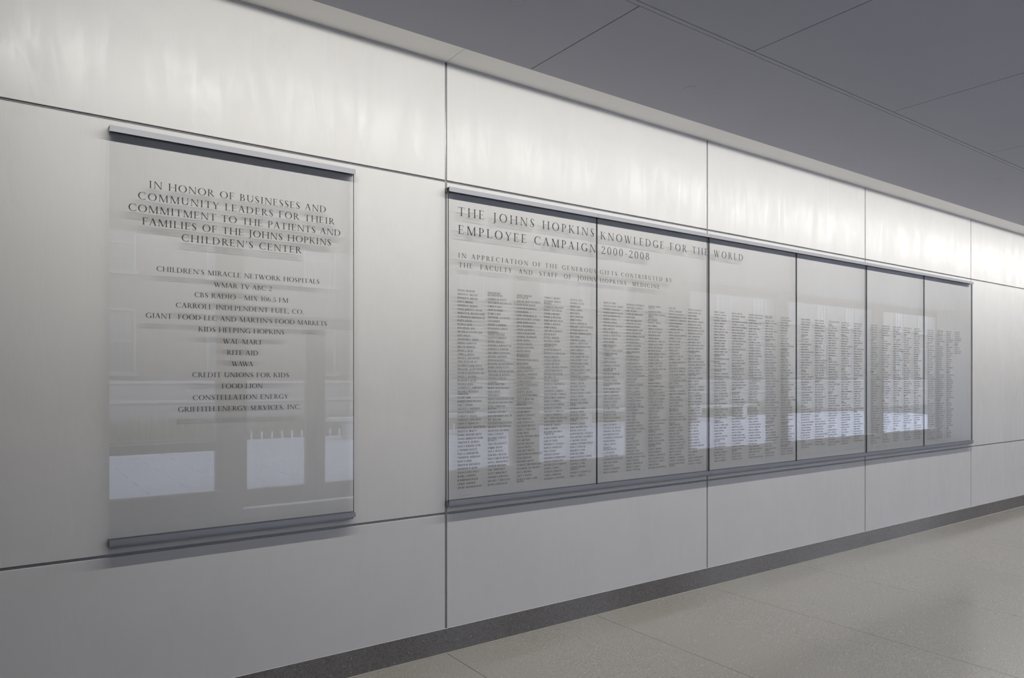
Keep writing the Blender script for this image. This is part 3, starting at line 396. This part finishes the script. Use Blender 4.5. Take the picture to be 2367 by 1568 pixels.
# base of dark terrazzo with a steel bead above and a zinc strip at the floor
def ramped(name, mt, y0, y1, f0, f1, parent=None, **k):
    m_ = MB()
    m_.v = [(XL,y0,f0(XL)),(XR,y0,f0(XR)),(XR,y1,f0(XR)),(XL,y1,f0(XL)),(XL,y0,f1(XL)),(XR,y0,f1(XR)),(XR,y1,f1(XR)),(XL,y1,f1(XL))]
    m_.f = [(0,3,2,1),(4,5,6,7),(0,1,5,4),(1,2,6,5),(2,3,7,6),(3,0,4,7)]; m_.mi = [0]*6
    return m_.build(name, mt, parent, **k)
base = ramped('baseboard_back', M['terrazzo_dark'], -.003, .020, lambda x: fz(x)-.02, lambda x: bz(x), kind='structure')
ramped('top_bead', M['bead'], -.0045, .0, lambda x: bz(x)+.0005, lambda x: bz(x)+.0042, base)
ramped('floor_strip', M['strip'], -.0105, -.0032, lambda x: fz(x)-.02, lambda x: fz(x)+.0035, base)

YW = -5.70                                          # inner face of the window wall
floor = ramped('floor', M['joint'], YW, -.011, lambda x: fz(x)-.12, lambda x: fz(x)-.004, kind='structure')
fx = [2.205 + 1.218*k for k in range(-6, 17)]
fy = [-.0115, -2.436, -4.872, YW]
for i in range(len(fx)-1):
    for j in range(3):
        x0, x1 = fx[i]+.0019, fx[i+1]-.0019
        y1, y0 = fy[j]-(.0012 if j else 0), fy[j+1]+(.0012 if j < 2 else 0)
        m_ = MB()
        m_.v = [(x0,y0,fz(x0)-.004),(x1,y0,fz(x1)-.004),(x1,y1,fz(x1)-.004),(x0,y1,fz(x0)-.004),
                (x0,y0,fz(x0)),(x1,y0,fz(x1)),(x1,y1,fz(x1)),(x0,y1,fz(x0))]
        m_.f = [(0,3,2,1),(4,5,6,7),(0,1,5,4),(1,2,6,5),(2,3,7,6),(3,0,4,7)]; m_.mi = [0]*6
        m_.build('floor_slab', M['terrazzo'], floor)

# ceiling: light soffit strip against the wall, grey boards beyond, washer slot 1.17 m off the wall
ZC = 3.592
ceil = MB().box(XL, XR, YW-.3, .25, ZC+.03, ZC+.25).build('ceiling', M['backing'], kind='structure')
for x0, x1 in ((XL, 2.205), (2.208, XR)):
    MB().box(x0, x1, -.2185, .02, ZC, ZC+.03).build('soffit_strip', M['soffit'], ceil, label='cream plaster strip of ceiling along the wall')
def boards(xs, y0, y1):
    for a, c in zip(xs[:-1], xs[1:]):
        MB().box(a+.003, c-.003, y0, y1, ZC-.003, ZC+.03).build('ceiling_board', M['ceiling'], ceil, bevel=.0008)
boards([XL, 2.683, 12.0, XR], -1.150, -.2205)
row = [3.600 + 1.633*k for k in range(-6, 12)]
row = [XL] + [r for r in row if XL+.3 < r < XR-.3] + [XR]
boards(row, -3.20, -1.185); boards(row, YW, -3.206)

# linear wall washer let into the slot
ww = empty('linear_wall_washer', ((XL+XR)/2, -1.1685, ZC), label='long slim grey wall washer strip let into the ceiling parallel to the sign wall', category='ceiling light')
x = XL+.05; k = 0
while x < XR-.1:
    x1 = min(x+2.44, XR-.05)
    o = MB().box(x, x1-.002, -1.1805, -1.1535, ZC-.003, ZC+.028).build('trim_strip', M['ceiling'], ww); local(ww, o)
    x = x1
# concealed sprinkler plates
for (sx, sy), lab in zip([(3.72, -.605), (2.148, -.812), (7.84, -.905)],
    ['small round grey sprinkler cover plate on the ceiling above the second lettered pane',
     'small round sprinkler cover plate on the ceiling nearest the camera at the top edge',
     'farthest small round sprinkler cover plate on the grey ceiling near the right edge']):
    s_ = empty('sprinkler_cover', (sx, sy, ZC-.003), label=lab, category='sprinkler', group='sprinkler cover plates')
    bm = bmesh.new()
    bmesh.ops.create_cone(bm, cap_ends=True, segments=32, radius1=.034, radius2=.037, depth=.0016)
    me = bpy.data.meshes.new('cover_plate'); bm.to_mesh(me); bm.free(); me.materials.append(M['ceiling'])
    o = bpy.data.objects.new('cover_plate', me); COL.objects.link(o); o.parent = s_; o.location = (0, 0, -.0009)
    bm = bmesh.new()
    bmesh.ops.create_cone(bm, cap_ends=True, segments=32, radius1=.041, radius2=.041, depth=.0016)
    me = bpy.data.meshes.new('cup_ring'); bm.to_mesh(me); bm.free(); me.materials.append(M['lens'])
    o = bpy.data.objects.new('cup_ring', me); COL.objects.link(o); o.parent = s_; o.location = (0, 0, -.0002)

# end walls
MB().box(XL-.25, XL, YW-.3, .25, -.2, ZC+.2).build('wall_left', M['plain'], kind='structure')
MB().box(XR, XR+.25, YW-.3, .25, -.3, ZC+.2).build('wall_right', M['plain'], kind='structure')

# ------------------------------------------------------------------ window wall behind the camera (seen in the glass)
YO = YW-.16
wf = MB().box(XL, XR, YW-.3, YW, 3.53, ZC+.03).build('wall_front', M['plain'], kind='structure')
for a, c in ((XL, .94), (2.27, 2.53), (4.47, 4.85), (6.89, 7.30), (9.59, 11.1), (14.0, 14.4), (18.2, 18.6)):  # leftmost run: unseen solid wall, added to cut daylight at the left end
    MB().box(a, c, YW-.3, YW, -.2, 3.53).build('pillar', M['plain'], wf)
def window(idx, x0, x1, cuts):
    f = MB()
    f.box(x0, x1, YO, YW-.04, -.15, .24)
    if idx == 1: f.box(x0, x1, YO, YW-.06, .76, .875)      # only the left bay has a low transom
    f.box(x0, x1, YO, YW-.06, 3.42, 3.53)
    for c in [x0+.03] + cuts + [x1-.03]: f.box(c-.03, c+.03, YO, YW-.06, .24, 3.42)
    w_ = f.build('window_%d' % idx, M['frame'], kind='structure')
    es = [x0+.06] + [v for c in cuts for v in (c-.03, c+.03)] + [x1-.06]
    for a, c in zip(es[0::2], es[1::2]):
        for z0, z1 in (((.24, .76), (.875, 3.42)) if idx == 1 else ((.24, 3.42),)):
            MB().box(a, c, YO+.04, YO+.052, z0, z1).build('pane', M['window_glass'], w_)
    MB().box(x0, x1, YW-.10, YW-.0, .24, .262).build('sill', M['white'], w_)
window(1, .94, 2.27, []); window(2, 4.85, 6.89, []); window(3, 7.30, 9.59, []); window(4, 11.1, 14.0, []); window(5, 14.4, 18.2, []); window(6, 18.6, XR, [])
for i, (x0, x1, hx) in enumerate(((2.53, 3.495, 3.40), (3.505, 4.47, 3.60))):
    f = MB(); st = .10
    f.box(x0, x1, YO, YW-.06, .01, .23); f.box(x0, x1, YO, YW-.06, 2.35, 2.45)
    f.box(x0, x0+(.057 if i == 0 else .125), YO, YW-.06, .23, 2.35); f.box(x1-(.123 if i == 0 else .07), x1, YO, YW-.06, .23, 2.35)
    f.box(x0, x1, YO, YW-.06, 2.46, 2.50); f.box(x0, x1, YO, YW-.06, 3.42, 3.53)
    d_ = f.build('door_%d' % (i+1), M['frame'], kind='structure')
    MB().box(x0+.057, x1-.07, YO+.04, YO+.052, .23, 2.35).build('pane', M['window_glass'], d_)
    MB().box(x0, x1, YO+.04, YO+.052, 2.50, 3.42).build('pane', M['window_glass'], d_)
    h_ = MB().box(hx-.012, hx+.012, YW-.02, YW+.01, .95, 1.35); h_.box(hx-.01, hx+.01, YW-.07, YW-.02, .97, .99); h_.box(hx-.01, hx+.01, YW-.07, YW-.02, 1.31, 1.33)
    h_.build('pull_handle', M['channel'], d_)

# ------------------------------------------------------------------ the court outside, seen mirrored in the panes
ground = MB().box(-30, 112, -60, YW-.3, -.5, -.09).build('ground', M['pjoint'], kind='structure')
pv = MB(); j = 0; y = YW-.32
while y > -16.9:
    off = (j % 2)*.6; x = -12+off
    while x < 36:
        pv.box(x+.010, x+1.190, y-.590, y-.010, -.09, -.06); x += 1.2
    y -= .6; j += 1
pv.build('paver', M['paver'], ground, kind='stuff')
bed = MB().box(-14, 38, -19.0, -17.05, -.09, .02)
bed.build('planting_bed', M['soil'], ground)
gr = MB()
for i in range(9000):
    x = random.uniform(-8, 34); y = random.uniform(-18.7, -17.35); h = random.uniform(.25, .75); a = random.uniform(0, 6.28); r = random.uniform(.05, .25); wd = .012
    b_ = len(gr.v); ca, sa = math.cos(a), math.sin(a)
    gr.v += [(x-sa*wd, y+ca*wd, 0), (x+sa*wd, y-ca*wd, 0), (x+ca*r*.4-sa*wd*.7, y+sa*r*.4+ca*wd*.7, h*.7), (x+ca*r*.4+sa*wd*.7, y+sa*r*.4-ca*wd*.7, h*.7), (x+ca*r, y+sa*r, h)]
    gr.f += [(b_, b_+1, b_+3, b_+2), (b_+2, b_+3, b_+4)]; gr.mi += [0, 0]
gr.build('ornamental_grass', M['leaf'], kind='stuff', label='long arching grass planted along the court, mirrored in the glass', category='grass')
lw = MB().box(-14, 90, -19.4, -19.1, -.1, .95).build('garden_wall', M['plain'], label='low pale wall with stone coping behind the grass bed outside', category='wall')
MB().box(-14, 90, -19.45, -19.05, .95, 1.03).build('coping', M['coping'], lw)
lw = MB().box(-14, 90, -21.4, -21.1, -.1, 1.50).build('garden_wall', M['plain'], label='higher pale wall with stone coping before the brick building outside', category='wall')
MB().box(-14, 90, -21.45, -21.05, 1.50, 1.60).build('coping', M['coping'], lw)
bn = MB().box(7.5, 27, -15.9, -15.45, .46, .56); o = bn.build('stone_bench', M['coping'], label='long low white stone bench across the court, mirrored in the glass', category='bench')
for i in range(7): MB().box(8+i*3.0, 8.35+i*3.0, -15.85, -15.5, -.06, .46).build('bench_foot', M['coping'], o)
pm = None
for i in range(26):
    x = 5.2 + i*.29
    if pm is None:
        o = MB().box(-.02, .02, -.02, .02, -.09, .14).box(-.026, .026, -.026, .026, .14, .155).build('edging_post', M['white'])
        pm = o
    else:
        o = pm.copy(); COL.objects.link(o)
    o.location = (x, -17.0, 0)
    o['label'] = 'short white edging post in the row at the far edge of the paving outside'; o['category'] = 'post'; o['group'] = 'edging posts along the paving'
bl = empty('brick_building', (12, -24, 0), label='buff brick building with white sash windows across the court outside', category='building')
o = MB().box(-22, 110, -34, -24, -.2, 8.6).build('wall', M['brick'], bl); local(bl, o)
o = MB().box(-22.2, 110.2, -34.2, -23.8, 8.6, 9.1).build('cornice', M['coping'], bl); local(bl, o)
for fl, (z0, z1) in enumerate(((1.9, 4.0), (5.4, 7.3))):
    for i in range(26):
        x0 = -16.0 + i*3.6 + .6; x1 = x0+1.15
        f = MB()
        f.box(x0-.08, x0, -24.03, -23.9, z0, z1); f.box(x1, x1+.08, -24.03, -23.9, z0, z1); f.box(x0-.08, x1+.08, -24.03, -23.9, z1, z1+.08)
        f.box(x0-.15, x1+.15, -24.03, -23.82, z0-.14, z0); f.box(x0, x1, -24.02, -23.93, (z0+z1)/2-.03, (z0+z1)/2+.03)
        for u in (1/3, 2/3): f.box(x0+(x1-x0)*u-.015, x0+(x1-x0)*u+.015, -24.02, -23.94, z0, z1)
        o = f.build('sash_window', M['sash'], bl); local(bl, o)
        g_ = MB().box(x0, x1, -24.02, -23.97, z0, z1).build('pane', M['pane'], o)
        # a sub-part shares the coordinates of its window
# ------------------------------------------------------------------ the glass signs
RY0, GY0, GY1 = -.046, -.033, -.023     # front of rail, front and back of glass
def sign(name, x0, x1, label, rail_over=(0, 0), edges=(1, 1), **k):
    s_ = empty(name, (x0, 0, .888), label=label, category='sign', **k)
    def up(o): return local(s_, o)
    # pane: mirror-flat faces, dark green-black edges
    p = MB(); a, c = x0+.002, x1-.002; z0, z1 = .912, 2.812
    p.v = [(a,GY0,z0),(c,GY0,z0),(c,GY1,z0),(a,GY1,z0),(a,GY0,z1),(c,GY0,z1),(c,GY1,z1),(a,GY1,z1)]
    p.f = [(0,3,2,1),(4,5,6,7),(0,1,5,4),(1,2,6,5),(2,3,7,6),(3,0,4,7)]; p.mi = [1,1,0,edges[1],0,edges[0]]
    up(p.build('glass_pane', [M['glass'], M['glass_edge']], s_))
    r0, r1 = x0-rail_over[0]+.0008, x1+rail_over[1]-.0008
    prof = [(RY0,2.7955),(RY0,2.8235),(0,2.8235),(0,2.798),(-.012,2.798),(-.012,2.8185),(-.042,2.8185),(-.042,2.7955)]
    up(MB().prism(prof, r0, r1).build('top_rail', M['rail'], s_))
    up(MB().box(r0+.003, r1-.003, GY1+.0005, -.0125, 2.80, 2.818).build('top_gasket', M['gasket'], s_))
    prof = [(RY0,.898),(RY0,.9235),(-.041,.9235),(-.041,.9035),(-.012,.9035),(-.012,.924),(0,.924),(0,.898)]
    up(MB().prism(prof, r0, r1).build('bottom_rail', M['rail'], s_))
    up(MB().prism([(-.040,.887),(-.040,.898),(0,.898),(0,.887)], r0, r1-(.01 if rail_over[1] else 0)).build('rail_lip', M['rail'], s_))
    up(MB().box(r0+.003, r1-.003, -.0405, GY0-.0005, .904, .9215).build('bottom_gasket', M['gasket'], s_))
    # stand-off clips behind the glass, hidden behind the rails
    return s_
LY = GY0-.0006

s1 = sign('glass_sign', .405, 1.598, 'large single clear glass sign honouring businesses and community leaders, left of the long board', (.0, .003), (0, 1))
L = Letters(LY)
for t, a, c, z in (("IN HONOR OF BUSINESSES AND", .5681, 1.4372, 2.5635), ("COMMUNITY LEADERS FOR THEIR", .523, 1.483, 2.5045),
                   ("COMMITMENT TO THE PATIENTS AND", .483, 1.519, 2.4455), ("FAMILIES OF THE JOHNS HOPKINS", .5407, 1.465, 2.3870),
                   ("CHILDREN'S CENTER", .7112, 1.300, 2.3285)):
    L.line(t, a, z, .0335, fit=c-a, xs=1.34)
L.build('heading_lettering', M['ink'], s1, 'black serif capitals of the five-line heading')
L = Letters(LY)
for i, (t, a, c) in enumerate((("CHILDREN'S MIRACLE NETWORK HOSPITALS", .602, 1.399), ("WMAR TV ABC 2", .8596, 1.1463), ("CBS RADIO - MIX 106.5 FM", .7697, 1.230),
    ("CARROLL INDEPENDENT FUEL, CO.", .686, 1.3133), ("GIANT  FOOD LLC AND MARTIN'S FOOD MARKETS", .556, 1.4405), ("KIDS HELPING HOPKINS", .7875, 1.2095),
    ("WAL-MART", .9025, 1.0958), ("RITE AID", .9211, 1.0759), ("WAWA", .9439, 1.0499), ("CREDIT UNIONS FOR KIDS", .7599, 1.2346), ("FOOD LION", .8963, 1.0978),
    ("CONSTELLATION ENERGY", .7618, 1.230), ("GRIFFITH ENERGY SERVICES, INC.", .6958, 1.2986))):
    L.line(t, a, 2.1740-.05590*i, .0235, fit=c-a, xs=1.34)
L.build('list_lettering', M['ink'], s1, 'smaller black serif capitals of the centred list')

def column(L, txt, x, hi=False):
    rows_ = txt.split('/'); nw = sum(r.count('|') for r in rows_)
    # the lists start and end on common lines; wrapped names take a tighter second line
    z = 2.1975; p = min(.0236, (2.1975-.990-.0142*nw)/(len(rows_)-1)) if len(rows_) > 40 else .0229
    for r in rows_:
        for k, part in enumerate(r.split('|')):
            if k: z -= .0142
            L.line(part, x, z, .0128, hi=hi, xs=1.0, track=.03)
        z -= p
def made(sur, i0, n_):
    out = []; j = i0
    for i in range(n_):
        out.append(FIRST[(i0*7+i*11) % len(FIRST)] + (('|' if (i*5+i0) % 13 == 4 else ' ') + sur[(i0+i) % len(sur)])); 
    return '/'.join(out)
PX = [2.2025 + 1.2113*k for k in range(7)]
HEAD = [
 [("THE JOHNS HOPKINS", 2.2697, 3.3858, 2.6595, .0535), ("EMPLOYEE CAMPAIGN", 2.2697, 3.4022, 2.5490, .0535),
  ("IN APPRECIATION OF THE GENEROUS", 2.2697, 3.4022, 2.4035, .0295), ("THE  FACULTY  AND  STAFF  OF  JOHNS", 2.2740, 3.4022, 2.3450, .0295)],
 [("KNOWLEDGE FOR THE", 3.4432, 4.6100, 2.6500, .0535), ("2000-2008", 3.4515, 3.9363, 2.5480, .0535),
  ("GIFTS CONTRIBUTED BY", 3.4391, 4.1826, 2.4025, .0295), ("HOPKINS  MEDICINE", 3.4391, 4.0483, 2.3440, .0295)],
 [("WORLD", 4.6794, 5.0603, 2.6500, .0535)], [], [], []]
COLX = [[2.2666, 2.4886, 2.7139, 2.938, 3.1637], [3.4722, 3.6982, 3.9271, 4.1535, 4.3712], [4.6848, 4.9113, 5.1365, 5.3659, 5.5927],
        [5.904, 6.1264, 6.3506, 6.5761, 6.8026], [7.1214, 7.3435, 7.5737, 7.7939, 8.0218], [8.3282, 8.565, 8.7885, 9.0082]]
TXT = [NAMES_A, NAMES_B, NAMES_C, [made(SUR_D, 19*i, 48) for i in range(5)], [made(SUR_E, 18*i, 49) for i in range(5)],
       [made(SUR_F, 13*i, 50 if i < 3 else 11) for i in range(4)]]
ORD = ['first pane from the left of the long donor board, starting its heading',
       'second pane of the long donor board, with 2000-2008 in its heading',
       'third pane of the long glass donor board, with the single word WORLD at its top',
       'fourth pane of the long glass donor board, no heading, five columns of names',
       'fifth pane of the long glass donor board, beside the narrow-looking last pane',
       'last and farthest pane of the long donor board, its fourth column short']
for i in range(6):
    s_ = sign('donor_board_pane', PX[i], PX[i+1], ORD[i], (.002 if i == 0 else 0, .003 if i == 5 else 0), (1, 1), group='panes of the long donor board')
    if HEAD[i]:
        L = Letters(LY)
        for t, a, c, z, cap in HEAD[i]: L.line(t, a, z, cap, fit=c-a, xs=1.33)
        L.build('heading_lettering', M['ink'], s_, 'large thin serif capitals of the heading')
    L = Letters(LY)
    for x, t in zip(COLX[i], TXT[i]): column(L, t, x, hi=False)
    L.build('name_lettering', M['ink_soft'], s_, 'columns of tiny serif names')
